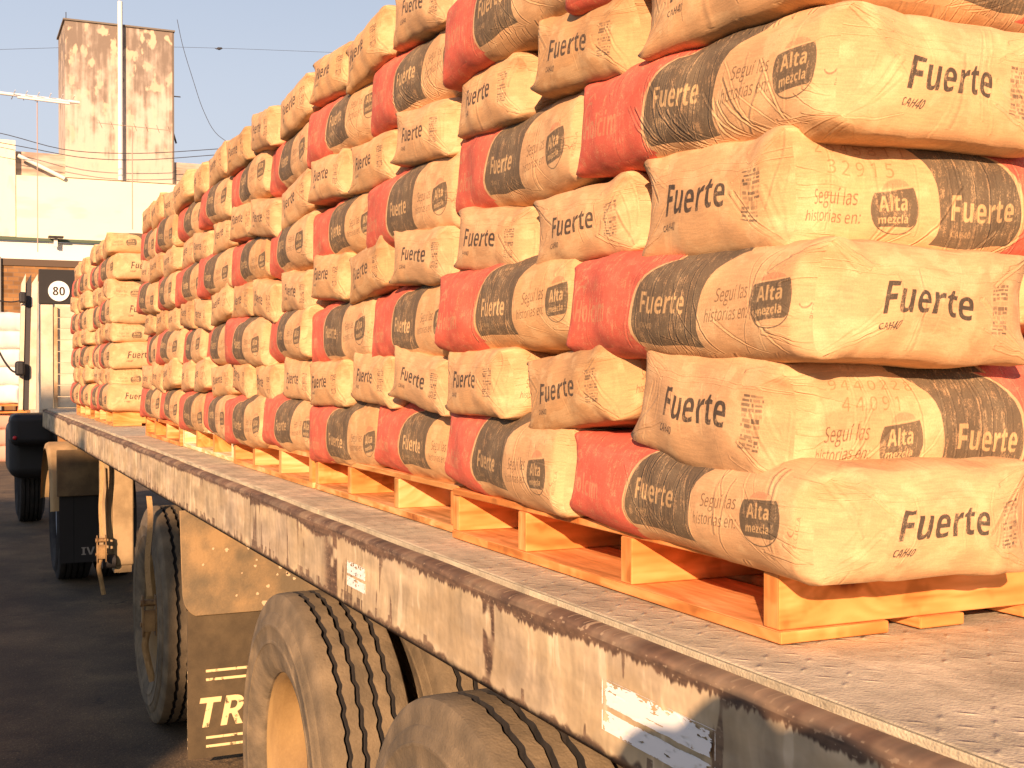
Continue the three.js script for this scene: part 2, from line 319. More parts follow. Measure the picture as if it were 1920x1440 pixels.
// headboard at the cab end: posts, boards, black top panel with the speed plate
{
  const z = ZF + 0.06, hb = sub('headboard', trailer), pale = dusty(61, [198, 180, 150], [224, 206, 176], 0.002), stain = dusty(62, [170, 128, 84], [214, 182, 138], 0.002);
  mesh('post', onT(box(0.115, 1.08, 0.09, -0.105, DECK + 0.55, z, 'y')), pale, hb);
  mesh('post', onT(box(0.035, 1.05, 0.08, -0.02, DECK + 0.54, z + 0.01, 'y')), stain, hb);
  mesh('post', onT(box(0.12, 1.08, 0.09, 2.28, DECK + 0.55, z, 'y')), pale, hb);
  for (let i = 0; i < 9; i++) mesh('board', onT(rbox(2.2, 0.112, 0.03, 0.006, 1.1, DECK + 0.075 + i * 0.118, z - 0.012, 'x', i * 0.3)), pale, hb);
  const cv = document.createElement('canvas'); cv.width = cv.height = 256; const c = cv.getContext('2d');
  c.fillStyle = '#f4f0e6'; c.fillRect(0, 0, 256, 256); c.fillStyle = '#24211f'; c.font = 'bold 150px sans-serif'; c.textAlign = 'center'; c.save(); c.translate(128, 182); c.scale(0.95, 1); c.fillText('80', 0, 0); c.restore();
  mesh('top_panel', onT(rbox(2.5, 0.36, 0.05, 0.01, 1.07, DECK + 1.28, z - 0.02)), std({ color: lin(0.025, 0.022, 0.019), roughness: 0.8 }), hb);
  const pl = new THREE.CylinderGeometry(0.105, 0.105, 0.012, 40, 1).rotateX(Math.PI / 2).translate(0.015, DECK + 1.235, z + 0.0125);
  const p = pl.attributes.position, uv = pl.attributes.uv; for (let i = 0; i < p.count; i++) uv.setXY(i, (p.getX(i) - 0.015) / 0.21 + 0.5, (p.getY(i) - DECK - 1.235) / 0.21 + 0.5);
  mesh('speed_plate', onT(pl), std({ map: finish(new THREE.CanvasTexture(cv), true), roughness: 0.6 }), hb).userData.label = 'round white speed plate reading 80';
}

// ---------------------------------------------------------------- tractor unit pulling it
{
  const tr = thing('tractor_truck', 'dirty white truck cab with black lower panels ahead of the flatbed headboard', 'truck', [1.0, 0, -13]);
  const on = (g) => g.translate(-1.0, 0, 13), white = dusty(81, [206, 190, 160], [236, 222, 194], 0.001, { roughness: 0.6 }), black = std({ color: lin(0.016, 0.015, 0.015), roughness: 0.6 }), trim = std({ color: lin(0.05, 0.045, 0.045), roughness: 0.5 });
  mesh('cab', on(rbox(2.2, 1.75, 1.9, 0.08, 1.0, DECK + 0.6, -14.3)), white, tr);
  { // side fairing behind the door: leaning white and dark strips
    const strip = (x0, x1, t0, t1, z, m) => { const s = new THREE.Shape(); s.moveTo(x0, DECK - 0.02); s.lineTo(x1, DECK - 0.02); s.lineTo(t1, DECK + 1.46); s.lineTo(t0, DECK + 1.36); s.closePath(); mesh('side_fairing', on(new THREE.ExtrudeGeometry(s, { depth: 0.16, bevelEnabled: true, bevelSize: 0.004, bevelThickness: 0.004, bevelSegments: 1 }).translate(0, 0, z)), m, tr); };
    strip(-0.335, -0.3, -0.3, -0.262, -13.2, white); strip(-0.294, -0.238, -0.254, -0.205, -13.22, trim); strip(-0.232, -0.165, -0.198, -0.14, -13.2, white);
  }
  mesh('fuel_tank', on(rbox(0.5, 0.62, 1.0, 0.12, -0.2, DECK - 0.45, -13.3)), black, tr);
  mesh('rear_mudguard', on(rbox(0.46, 0.34, 0.5, 0.08, -0.22, DECK - 0.22, -12.75)), black, tr);
  mesh('lamp', on(new THREE.SphereGeometry(0.022, 12, 8).translate(-0.405, DECK - 0.3, -12.49)), new THREE.MeshStandardMaterial({ color: lin(0.6, 0.02, 0.02), roughness: 0.3 }), tr);
  mesh('mirror_arm', on(merge([tube([[-0.31, DECK + 0.38, -12.95], [-0.4, DECK + 0.4, -12.95], [-0.48, DECK + 0.5, -12.95], [-0.56, DECK + 0.66, -12.95]], 0.012), rbox(0.1, 0.16, 0.1, 0.03, -0.33, DECK + 0.43, -12.95), rbox(0.07, 0.12, 0.08, 0.02, -0.3, DECK + 1.2, -12.95), tube([[-0.3, DECK + 1.17, -12.95], [-0.42, DECK + 1.15, -12.95], [-0.62, DECK + 1.17, -12.95]], 0.008)])), black, tr);
  const rimP = std({ color: lin(0.32, 0.34, 0.38), roughness: 0.5, metalness: 0.2 });
  wheel(tr, -0.12, -9.3, tyreFar, rubberDark, rimP); wheel(tr, 0.2, -9.3, tyreFar, rubberDark, rimP);
  wheel(tr, -0.2, -13.6, tyreFar, rubberDark, rimP);
  mesh('chassis_rail', on(box(0.1, 0.25, 5.2, 0.7, 0.85, -11)), black, tr);
  // mudguard arch and rubber flap over the drive wheel
  const P = [], I = [], nA = 40, xs = [-0.32, -0.312, -0.29, 0.3], dr = [-0.05, -0.012, 0, 0];
  for (let i = 0; i <= nA; i++) { const t = Math.PI * (0.05 + 0.9 * i / nA); xs.forEach((x, j) => { const R = 0.6 + dr[j]; P.push(x, 0.52 + R * Math.sin(t), -9.3 + R * Math.cos(t)); if (i && j) { const d = i * 4 + j, c = d - 1, b = d - 4, e = b - 1; I.push(e, b, c, b, d, c); } }); }
  const ag = new THREE.BufferGeometry(); ag.setAttribute('position', new THREE.Float32BufferAttribute(P, 3)); ag.setIndex(I); ag.computeVertexNormals(); ag.setAttribute('uv', new THREE.Float32BufferAttribute(P.filter((_, i) => i % 3 !== 1), 2));
  const archM = dusty(83, [150, 124, 84], [184, 152, 106], 0.002); archM.side = THREE.DoubleSide;
  mesh('wheel_arch', on(ag), archM, tr);
  const cv = document.createElement('canvas'); cv.width = 256; cv.height = 512; const c = cv.getContext('2d');
  c.fillStyle = '#2a2623'; c.fillRect(0, 0, 256, 512); c.fillStyle = '#9a9084'; c.font = 'bold 60px sans-serif'; c.fillText('IVECO', 92, 470); c.fillStyle = '#171412'; c.fillRect(60, 0, 4, 512); c.fillRect(0, 96, 256, 5);
  const fl = new THREE.BoxGeometry(0.44, 0.7, 0.012).translate(-0.04, DECK - 0.74, -8.69);
  const guard = dusty(84, [96, 78, 54], [132, 108, 74], 0.002);
  mesh('mudguard', on(rbox(0.46, 0.36, 0.02, 0.009, -0.05, DECK - 0.39, -8.66)), guard, tr);
  mesh('guard_bracket', on(rbox(0.05, 0.12, 0.05, 0.015, -0.1, DECK - 0.17, -8.69)), guard, tr);
  mesh('mudflap', on(fl), std({ map: finish(new THREE.CanvasTexture(cv), true), roughness: 0.9 }), tr);
}

// ---------------------------------------------------------------- ratchet straps hanging below the rail
function strap(label, x, z, y0, y1, lean, tail) {
  const t = thing('ratchet_strap', label, 'strap', [x, DECK + y0, z], 'straps hanging from the side rail'), m = dusty(91 + Math.round(z), [150, 118, 76], [186, 150, 100], 0.001);
  const P = [], I = [], n = 24, w = 0.011;
  for (let i = 0; i <= n; i++) { const k = i / n, yy = (y1 - y0) * k, xx = lean * k + 0.006 * Math.sin(k * 7), zz = 0.008 * Math.sin(k * 5 + 1); for (const s of [-1, 1]) for (const d of [-1, 1]) P.push(xx + s * w, yy, zz + d * 0.0015 + s * 0.01); if (i) { const a = (i - 1) * 4, b = i * 4; for (const [p, q] of [[0, 1], [1, 3], [3, 2], [2, 0]]) I.push(a + p, a + q, b + p, a + q, b + q, b + p); } }
  const g = new THREE.BufferGeometry(); g.setAttribute('position', new THREE.Float32BufferAttribute(P, 3)); g.setIndex(I); g.computeVertexNormals(); g.setAttribute('uv', new THREE.Float32BufferAttribute(P.map((_, i) => i).slice(0, P.length / 3 * 2).map((i) => (i % 7) * 0.1), 2));
  mesh('webbing', g, m, t);
  const r = sub('ratchet', t, [lean, y1 - y0 - 0.09, 0]);
  mesh('ratchet_body', merge([box(0.006, 0.19, 0.04, -0.03, 0, 0), box(0.006, 0.19, 0.04, 0.03, 0, 0), bar([-0.04, 0.06, 0], [0.04, 0.06, 0], 0.016), bar([-0.04, -0.04, 0], [0.04, -0.04, 0], 0.012), box(0.05, 0.1, 0.01, 0, -0.02, 0.02)]), dusty(97, [120, 92, 60], [176, 140, 90], 0.002, { metalness: 0.3, roughness: 0.6 }), r);
  mesh('loose_end', tube([[0, -0.08, 0], [-0.016, -0.16, 0.01], [-0.005, -0.24, 0], [0.012, -0.24 - tail, 0.01]], 0.014, 16, 5).scale(1.2, 1, 0.4), m, t).position.set(lean, y1 - y0 - 0.06, 0);
  return t;
}
strap('dusty tan ratchet strap hanging beside the foremost trailer wheel', -0.182, -4.55, -0.19, -0.66, 0.0, 0.1);
strap('dusty tan ratchet strap hanging in front of the landing leg', -0.045, -7.8, -0.2, -0.78, 0.0, 0.12);

// ---------------------------------------------------------------- pallets
const FLOOR = DECK + 0.015, PH = 0.11;
function pallet(label, z0, x0, tone, fine) {            // z0: end toward the trailer's rear, x0: outer side
  const t = thing('wooden_pallet', label, 'pallet', [x0, FLOOR, z0], 'pallets under the stacked sacks');
  const r = rng(Math.round(-z0 * 100) + 7), m = () => wood[tone < 0 ? Math.floor(r() * 3) : r() < 0.75 ? tone : (tone + 1) % 4];
  const B = (w, h, d, x, y, z, g) => (fine ? rbox(w, h, d, 0.003, x, y, z, g, r() * 3) : box(w, h, d, x, y, z, g, r() * 3));
  for (const [i, s] of [[0, 0.022], [1, 0.42], [2, 0.83], [3, 1.178]]) mesh('stringer', i === 0 && fine ? rbox(1.0, 0.078, 0.036, 0.003, 0.5, 0.059, -s, 'x', 0.64) : B(1.0, 0.078, 0.036, 0.5, 0.059, -s, 'x'), i === 0 && fine ? wood[1] : m(), t);
  for (const [x, w] of [[0.095, 0.19], [0.5, 0.1], [0.29, 0.085], [0.71, 0.085], [0.905, 0.19]]) mesh('bottom_board', B(w, 0.018, 1.2, x, 0.0105, -0.6, 'z'), m(), t);
  for (let i = 0; i < 7; i++) { const b = mesh('deck_board', B(0.118, 0.014, 1.2, 0.06 + i * 0.147, 0.1055, -0.6, 'z'), m(), t); b.position.x = i ? (r() - 0.5) * 0.012 : 0; }
  return t;
}
const PZ = [0, -1.245, -2.475, -3.72, -4.95, -7.47, -8.95];
const ORD = ['rearmost', 'second', 'third', 'fourth', 'fifth', 'sixth', 'seventh'];
const PX = [0, 0.03, 0.03, 0.04, 0.03, 0.0, 0.0];
const PNAME = ['rearmost pallet', 'second pallet from trailer rear', 'third pallet from trailer rear', 'fourth pallet from trailer rear', 'fifth pallet, just before the gap', 'sixth pallet, just beyond the gap', 'seventh pallet, nearest the cab'];
PZ.forEach((z, i) => pallet(['weathered orange wooden pallet with knotted end board at the rear of the flatbed', 'orange wooden pallet directly ahead of the rearmost one, under banded sacks', 'orange wooden pallet third from trailer rear, under banded sacks', 'pale bright wooden pallet fourth from trailer rear, under banded sacks', 'wooden pallet fifth from trailer rear, just before the gap in the load', 'wooden pallet just beyond the gap in the load', 'wooden pallet closest to the cab headboard'][i], z, PX[i], [1, 0, 0, 4, 1, 0, 2][i], i < 2));

// ---------------------------------------------------------------- paper sacks
const SL = 0.645, SW = 0.4, SH = 0.158;
// atlas: rows of 256 px: top, side A, side B, bottom, ends
const AW = 1024, AH = 1280;
const REG = { top: [0, 0, 1024, 256], A: [0, 256, 1024, 256], B: [0, 512, 1024, 256], bottom: [0, 768, 1024, 256], kraft: [0, 1024, 600, 256], red: [624, 1024, 400, 256] };
function sackGeometry(seed, nx, ny, nz) {
  const r = rng(seed), o = seed * 3.7;
  const ear = {}; for (const a of [-1, 1]) for (const b of [-1, 1]) for (const c of [-1, 1]) ear[[a, b, c]] = [0.003 + r() * 0.011, (r() - 0.45) * 0.012, 0.001 + r() * 0.006];
  const sagE = (r() - 0.5) * 0.012, sagR = (r() - 0.6) * 0.014, dom = 0.9 + r() * 0.2, skew = (r() - 0.5) * 0.05, rm = 0.046 + 0.02 * r(), tap = (r() - 0.5) * 0.05, thick = (r() - 0.5) * 0.12;
  function pos(a, b, c, end) {
    const aa = Math.abs(a), hh = SH / 2 * (1 - 0.1 * Math.pow(aa, 4)) , hw = SW / 2 * (1 + tap * a + 0.03 * (1 - a * a) - 0.02 * Math.pow(aa, 6)), rad = Math.min(lerp(rm, 0.02, Math.pow(aa, 5)), hh * 0.94);
    const m = end ? Math.max(Math.abs(b), Math.abs(c), 1e-6) : 1, B = b / m, C = c / m;
    const sy = Math.sign(B) * Math.pow(Math.abs(B), 0.85), sz = Math.sign(C) * Math.pow(Math.abs(C), 0.8);
    let qy = sy * hh, qz = sz * hw; const iy = clamp(qy, -(hh - rad), hh - rad), iz = clamp(qz, -(hw - rad), hw - rad), dy = qy - iy, dz = qz - iz, L = Math.hypot(dy, dz);
    if (L > 1e-6) { qy = iy + dy / L * rad; qz = iz + dz / L * rad; }
    // belly of the long sides, slump toward the bottom
    qz += Math.sign(C) * 0.012 * (1 - qy * qy / (hh * hh)) * (1 - aa * aa) - Math.sign(C) * 0.006 * (qy / hh);
    const round = smooth(aa, 0.9, 1); const sh = 1 - 0.05 * round * round;
    let y = qy * m * sh * (1 + thick * a * 0.5), z = qz * m * sh, x = a * SL / 2;
    if (end) x += Math.sign(a) * 0.02 * (1 - Math.pow(m, 2.2));
    x -= Math.sign(a) * 0.0;
    const ce = Math.abs(C) * m, be = Math.abs(B) * m, rr = smooth(aa, 0.84, 1), sc = smooth(ce, 0.68, 1);
    x -= Math.sign(a) * 0.019 * rr * sc * sc * (1 - 0.6 * be * be * be); z *= 1 - 0.026 * rr * rr * (1 - 0.7 * be * be * be);
    const e = smooth(aa, 0.78, 1) * smooth(Math.abs(C) * m, 0.62, 1) * smooth(Math.abs(B) * m, 0.2, 1), k = ear[[a < 0 ? -1 : 1, B < 0 ? -1 : 1, C < 0 ? -1 : 1]];
    x += Math.sign(a) * e * k[0]; y += e * k[1]; z += Math.sign(C) * e * k[2];
    y += Math.pow(clamp(a, 0, 1), 3) * sagE + Math.pow(clamp(-a, 0, 1), 3) * sagR + 0.002 * dom * (1 - a * a) * (1 - c * c) * (b > 0 ? 1 : 0);
    z += skew * x * 0.5;
    const f1 = 5.5, f2 = 17, f3 = 44, am = 0.012, A2 = 0.0028, A3 = 0.0006;
    return [x + am * n3(x * f1 + o, y * f1 + 3, z * f1) * 0.7 + A2 * n3(x * f2, y * f2 + o, z * f2), y + am * n3(x * f1 + 40, y * f1 + o, z * f1) * 0.8 + A2 * n3(x * f2 + 9, y * f2, z * f2 + o) + A3 * n3(x * f3, y * 20, z * f3 + o), z + am * n3(x * f1 + 80, y * f1, z * f1 + o) + A2 * n3(x * f2 + 19, y * f2 + o, z * f2) + A3 * n3(x * f3 * 1.3 + o, y * 14, z * f3)];
  }
  const P = [], U = [], I = [];
  const face = (reg, nu, nv, at, flip) => {             // at(u, v) with u to the right, v downward, both 0..1
    const base = P.length / 3, [rx, ry, rw, rh] = REG[reg];
    for (let j = 0; j <= nv; j++) for (let i = 0; i <= nu; i++) {
      P.push(...at(i / nu, j / nv)); U.push((rx + 1 + (rw - 2) * i / nu) / AW, 1 - (ry + 1 + (rh - 2) * j / nv) / AH);
      if (i && j) { const d = base + j * (nu + 1) + i, c = d - 1, b = d - nu - 1, a = b - 1; I.push(a, c, b, b, c, d); }
    }
  };
  const S = (t) => 2 * t - 1;
  face('A', nx, ny, (u, v) => pos(S(u), -S(v), 1));
  face('B', nx, ny, (u, v) => pos(-S(u), -S(v), -1));
  face('top', nx, nz, (u, v) => pos(S(u), 1, S(v)));
  face('bottom', nx, nz, (u, v) => pos(S(u), -1, -S(v)));
  face('kraft', nz, ny, (u, v) => pos(1, -S(v), -S(u), true));
  face('red', nz, ny, (u, v) => pos(-1, -S(v), S(u), true));
  const g = new THREE.BufferGeometry();
  g.setAttribute('position', new THREE.Float32BufferAttribute(P, 3)); g.setAttribute('uv', new THREE.Float32BufferAttribute(U, 2)); g.setIndex(I); g.computeVertexNormals();
  const N = g.attributes.normal, acc = new Map(), key = (i) => Math.round(P[3 * i] * 2e4) + ',' + Math.round(P[3 * i + 1] * 2e4) + ',' + Math.round(P[3 * i + 2] * 2e4);
  for (let i = 0; i < N.count; i++) { const k = key(i), q = acc.get(k) ?? acc.set(k, [0, 0, 0]).get(k); q[0] += N.getX(i); q[1] += N.getY(i); q[2] += N.getZ(i); }
  for (let i = 0; i < N.count; i++) { const q = acc.get(key(i)), l = Math.hypot(...q) || 1; N.setXYZ(i, q[0] / l, q[1] / l, q[2] / l); }
  return g;
}
// print and wrinkles of one sack
function sackMaterial(seed) {
  const r = rng(seed * 77 + 5), mkc = () => { const c = document.createElement('canvas'); c.width = AW; c.height = AH; return c; };
  // wrinkles, shared by the relief and by where the ink is rubbed away
  const wc = mkc(), w = wc.getContext('2d'); w.fillStyle = 'rgb(128,128,128)'; w.fillRect(0, 0, AW, AH);
  const stroke = (pts, wd, hi, al) => { for (const [dx, col, ww] of [[-wd * 0.75, hi ? 70 : 190, wd * 1.3], [wd * 0.2, hi ? 205 : 60, wd]]) { w.strokeStyle = `rgba(${col},${col},${col},${al})`; w.lineWidth = ww; w.lineCap = 'round'; w.beginPath(); pts.forEach(([x, y], i) => (i ? w.lineTo(x + dx, y) : w.moveTo(x + dx, y))); w.stroke(); } };
  const curve = (x0, y0, x1, y1, bow, n = 12) => Array.from({ length: n + 1 }, (_, i) => { const t = i / n; return [lerp(x0, x1, t) + bow * Math.sin(t * Math.PI) + (r() - 0.5) * 2, lerp(y0, y1, t) + (r() - 0.5) * 1.5]; });
  for (const [ry, flip] of [[256, 0], [512, 1], [0, 0], [768, 0]]) {
    const X = (u) => (flip ? 1 - u : u) * 1024;
    w.save(); w.beginPath(); w.rect(0, ry, 1024, 256); w.clip();
    for (let i = 0; i < 20; i++) {                      // creases running round the girth
      const u = 0.1 + 0.82 * Math.pow(r(), 0.9), a = r() < 0.5 ? 0 : r() * 0.5, b = a + 0.3 + r() * 0.7;
      stroke(curve(X(u + 0.02 + (r() - 0.5) * 0.03), ry + 256 * a, X(u + (r() - 0.5) * 0.05), ry + 256 * Math.min(1, b), (flip ? 1 : -1) * (4 + r() * 14)), 2 + r() * r() * 8, r() < 0.6, 0.1 + r() * 0.3);
    }
    for (let i = 0; i < 9; i++) { const u = 0.36 + 0.27 * (i + r()) / 9; stroke(curve(X(u + 0.045), ry - 4, X(u + 0.012), ry + 262, (flip ? 1 : -1) * (14 + 10 * r())), 1.8 + r() * 1.8, r() < 0.6, 0.45 + r() * 0.4); }   // fine girth folds through the dark band
    for (let i = 0; i < (seed === 6 ? 26 : 8); i++) { const u = 0.45 + 0.5 * r(); stroke(curve(X(u), ry + 256 * (0.98 + 0.04 * r()), X(u - 0.05 - r() * 0.14), ry + 256 * (0.3 + 0.45 * r()), (r() - 0.5) * 18), 2 + r() * 5, r() < 0.6, (seed === 6 ? 0.3 : 0.12) + r() * 0.35); }   // folds fanning up from the lower edge
    for (let i = 0; i < 12; i++) { const v = r(); stroke(curve(X(0.995), ry + 256 * v, X(0.93 - 0.1 * r()), ry + 256 * (v + (0.5 - v) * r() * 0.7), 0, 6), 2 + r() * 6, r() < 0.5, 0.15 + r() * 0.3); }
    w.restore();
  }
  for (const [ex, ew] of [[0, 600], [624, 400]]) {
    w.save(); w.beginPath(); w.rect(ex, 1024, ew, 256); w.clip();
    for (let i = 0; i < 14; i++) { const x = ex + ew * r(); stroke(curve(x, 1024 + 256 * r() * 0.5, x + (r() - 0.5) * 40, 1024 + 256 * (0.5 + r() * 0.5), (r() - 0.5) * 20), 2 + r() * 6, r() < 0.5, 0.06 + r() * 0.2); }
    for (const [cx, cy] of [[0, 0], [1, 0], [0, 1], [1, 1]]) for (let i = 0; i < 4; i++) stroke(curve(ex + ew * cx, 1024 + 256 * cy, ex + ew * (cx + (cx ? -1 : 1) * (0.1 + 0.2 * r())), 1024 + 256 * (cy + (cy ? -1 : 1) * (0.1 + r() * 0.5)), 0, 5), 3 + r() * 8, r() < 0.5, 0.15 + r() * 0.3);
    for (const fy of [0.2, 0.27]) stroke(curve(ex, 1024 + 256 * fy, ex + ew, 1024 + 256 * (fy + (r() - 0.5) * 0.06), 0), 3, true, 0.35);
    w.restore();
  }
  const wd = w.getImageData(0, 0, AW, AH).data;
  const hgt = new Float32Array(AW * AH), tmp = new Float32Array(AW * AH);
  for (let i = 0; i < hgt.length; i++) tmp[i] = wd[i * 4];
  for (let y = 0; y < AH; y++) for (let x = 0; x < AW; x++) { let s = 0, n = 0; for (let k = -2; k <= 2; k++) { const q = x + k; if (q >= 0 && q < AW) { s += tmp[y * AW + q]; n++; } } hgt[y * AW + x] = s / n; }
  // ink
  const ic = mkc(), c = ic.getContext('2d');
  const KR = '#66563f', RED = '#e5634c', jit = (k) => (r() - 0.5) * k;
  const band = (ry, flip, mid, bow) => {               // red end, thin gap and dark band with bowed edges
    const X = (u) => (flip ? 1 - u : u) * 1024, pth = (u) => { for (let i = 0; i <= 16; i++) { const t = i / 16; const x = X(u + bow(t)), y = ry - 2 + 260 * t; i ? c.lineTo(x, y) : c.moveTo(x, y); } };
    c.save(); c.beginPath(); c.rect(0, ry, 1024, 256); c.clip();
    c.fillStyle = RED; c.beginPath(); pth(mid); c.lineTo(X(-0.1), ry + 258); c.lineTo(X(-0.1), ry - 2); c.fill();
    return [X, pth];
  };
  const dx = jit(0.05);
  const bows = { 256: (t) => 0.36 * Math.pow(0.62 - t, 2) * (t < 0.62 ? 1 : 0.9) + dx, 512: (t) => 0.36 * Math.pow(0.62 - t, 2) * (t < 0.62 ? 1 : 0.9) + dx, 0: (t) => 0.14 + 0.1 * Math.pow(2 * t - 1, 2) * 0 + 0.07 * (1 - Math.pow(2 * t - 1, 2)) + dx, 768: (t) => 0.03 + dx };
  for (const [ry, flip] of [[0, 0], [256, 0], [512, 1], [768, 0]]) {
    const bow = bows[ry], X = (u) => (flip ? 1 - u : u) * 1024;
    c.save(); c.beginPath(); c.rect(0, ry, 1024, 256); c.clip();
    c.fillStyle = RED; c.beginPath(); for (let i = 0; i <= 20; i++) { const t = i / 20; c.lineTo(X((flip ? 0.392 : 0.346) + bow(t)), ry - 1 + 258 * t); } c.lineTo(X(-0.02), ry + 257); c.lineTo(X(-0.02), ry - 1); c.fill();
    if (ry !== 768) {
      const lo = ry === 0 ? 1 : 0.86;
      c.fillStyle = KR; c.beginPath(); for (let i = 0; i <= 20; i++) { const t = lo * i / 20; c.lineTo(X((flip ? 0.404 : 0.358) + bow(t)), ry - 1 + 257 * t); } for (let i = 20; i >= 0; i--) { const t = lo * i / 20; c.lineTo(X(0.63 + bow(t) * 0.85), ry - 1 + 257 * t); } c.fill();
    }
    c.restore();
  }
  const put = (txt, x, y, font, col, sx = 1, shear = 0, rot = 0, al = 1) => { c.save(); c.globalAlpha = al; c.translate(x, y); c.rotate(rot); c.transform(sx, 0, -shear, 1, 0, 0); c.font = font; c.fillStyle = col; c.fillText(txt, 0, 0); c.restore(); };
  const PAPER = '#d3ab74';
  for (const [ry, flip] of [[256, 0], [512, 1]]) {
    const oy = ry + jit(30), X = (u) => (flip ? 1 - u : u) * 1024 + dx * (flip ? -1024 : 1024);
    // dark band wording
    const tx = flip ? X(0.605) : X(0.392);
    put('Fuerte', tx, oy + 152, flip ? 'bold 52px sans-serif' : 'bold 52px sans-serif', PAPER, 1.12, 0.08);
    put('CAH40', tx + 8, oy + 182, '17px sans-serif', PAPER, 1.1, 0, 0, 0.7);
    // kraft zone
    const ax = flip ? X(0.745) : X(0.87), R = 72;
    c.save(); c.translate(ax, oy + 142); c.scale(flip ? 0.78 : 0.82, flip ? 0.6 : 0.63);
    c.strokeStyle = KR; c.lineWidth = 4; c.beginPath(); c.arc(0, 0, R, 0.25, Math.PI - 0.25); c.stroke();
    c.fillStyle = KR; c.beginPath(); c.moveTo(-R * 0.86, -R * 0.62); c.lineTo(R * 0.8, -R * 0.86); c.bezierCurveTo(R * 1.15, -R * 0.3, R * 1.1, R * 0.3, R * 0.72, R * 0.58); c.lineTo(-R * 0.72, R * 0.66); c.bezierCurveTo(-R * 1.1, R * 0.3, -R * 1.12, -R * 0.25, -R * 0.86, -R * 0.62); c.fill();
    c.fillStyle = 'rgba(216,86,66,0.3)'; c.beginPath(); c.moveTo(-R * 0.55, -R * 0.74); c.bezierCurveTo(-R * 0.3, -R * 1.25, R * 0.4, -R * 1.2, R * 0.62, -R * 0.9); c.fill();
    c.restore();
    put('Alta', ax - 39, oy + 141, 'bold 31px sans-serif', PAPER, 1.18, 0.05, -0.06);
    put('mezcla', ax - 42, oy + 163, 'bold 20px sans-serif', PAPER, 1.12, 0.05, -0.06);
    const sx = flip ? X(0.985) : X(0.655);
    put('Seguí las', sx + (flip ? 44 : 30), oy + 136, '30px sans-serif', '#6b5136', 0.98, 0.22, -0.03, 0.85);
    put('historias en:', sx + (flip ? 16 : 0), oy + 168, '30px sans-serif', '#6b5136', 0.9, 0.22, -0.03, 0.85);
    if (!flip) {                                       // small handling mark near the end
      put('✓', X(0.955), oy + 150, '36px sans-serif', '#8a5038', 1, 0, -0.5, 0.7); c.save(); c.globalAlpha = 0.6; c.strokeStyle = '#8a5038'; c.lineWidth = 3; c.beginPath(); c.arc(X(0.965), oy + 140, 14, 0.4, 2.6); c.stroke(); c.restore();
      put('RECICLA', X(0.985), oy + 178, '15px sans-serif', '#8a5038', 1, 0, -1.4, 0.7);
    } else {                                           // stencilled batch number above the logo
      for (let l = 0; l < 2; l++) for (let k = 0; k < 7 - l * 2; k++) put('25318940'[Math.floor(r() * 8)], X(0.93 - l * 0.03) + k * 34, oy + 52 + l * 40, '36px monospace', '#b0703f', 1.2, 0, 0, 0.55);
    }
    // wording and emblem on the red end, mostly rubbed away
    const hx = flip ? X(0.24) : X(0.06);
    put('Holcim', hx, oy + 172, 'bold 62px sans-serif', PAPER, 0.85, 0.04, 0, 0.5);
    c.save(); c.globalAlpha = 0.42; c.strokeStyle = PAPER; c.lineWidth = 7; c.beginPath(); c.moveTo(hx + 2, oy + 168); c.bezierCurveTo(hx - 34, oy + 120, hx + 2, oy + 84, hx + 44, oy + 100); c.moveTo(hx + 10, oy + 84); c.lineTo(hx + 44, oy + 70); c.lineTo(hx + 60, oy + 92); c.stroke(); c.restore();
  }
  { // kraft end: name, type and a smudged block of small print
    const ox = jit(46), oy = 1024 + jit(18);
    put('Fuerte', 150 + ox, oy + 150, 'bold 94px sans-serif', '#463b2f', 0.86, 0.14);
    put('CAH40', 146 + ox, oy + 190, 'bold 26px sans-serif', '#40362c', 0.85, 0.1, 0, 0.9);
    c.fillStyle = '#40362c'; for (let k = 0; k < 12; k++) { let q = r() * 6; while (q < 56) { const l = 4 + r() * 22; c.globalAlpha = (0.25 + 0.45 * r()) * (k === 4 || k === 7 ? 0.4 : 1); c.fillRect(468 + ox * 0.6 + q - k * 0.8 + jit(3), oy + 76 + k * 9 + jit(2), Math.min(l, 58 - q), 4 + r() * 4); q += l + 1 + r() * 5; } } c.globalAlpha = 1;
    c.fillStyle = RED; c.fillRect(624, 1024, 400, 256);
  }
  const id = c.getImageData(0, 0, AW, AH).data, tone = 0.94 + 0.12 * r(), warm = jit(0.08);
  const D = new Uint8Array(AW * AH * 4), Bm = new Uint8Array(AW * AH * 4), so = seed * 41.3;
  for (let y = 0; y < AH; y++) for (let x = 0; x < AW; x++) {
    const i = y * AW + x, o = i * 4, q = ((AH - 1 - y) * AW + x) * 4, h = (hgt[i] - 128) / 128;
    const big = fbm(x * 0.009 + so, y * 0.012, 3), fine = n2(x * 0.75 + so, y * 0.75), fib = n2(x * 0.05 + so, y * 0.5 + 3), dust = smooth(fbm(x * 0.022 + so, y * 0.03 + 60, 4), 0.48, 0.7) * (0.5 + 0.5 * fine);
    const m = tone * (0.93 + 0.2 * (big - 0.5) + 0.09 * (fine - 0.5) + 0.08 * (fib - 0.5));
    let R = 214 * m * (1 + warm * 0.3), G = 166 * m, B = 113 * m * (1 - warm);
    R = lerp(R, 234, dust * 0.42); G = lerp(G, 202, dust * 0.42); B = lerp(B, 150, dust * 0.42);
    let a = id[o + 3] / 255;
    const wear = smooth(0.55 * fbm(x * 0.16 + so, y * 0.035 + 9, 4) + 0.45 * fbm(x * 0.04 + so, y * 0.06 + 9, 3) + 0.4 * (fine - 0.5) + 0.8 * Math.max(0, h) - 0.05, 0.5, 0.8), scr = n2(x * 0.5 + so, y * 0.06 + 20) > 0.93 || n2(x * 0.9, y * 0.9 + so) > 0.965 ? 0.35 : 0;
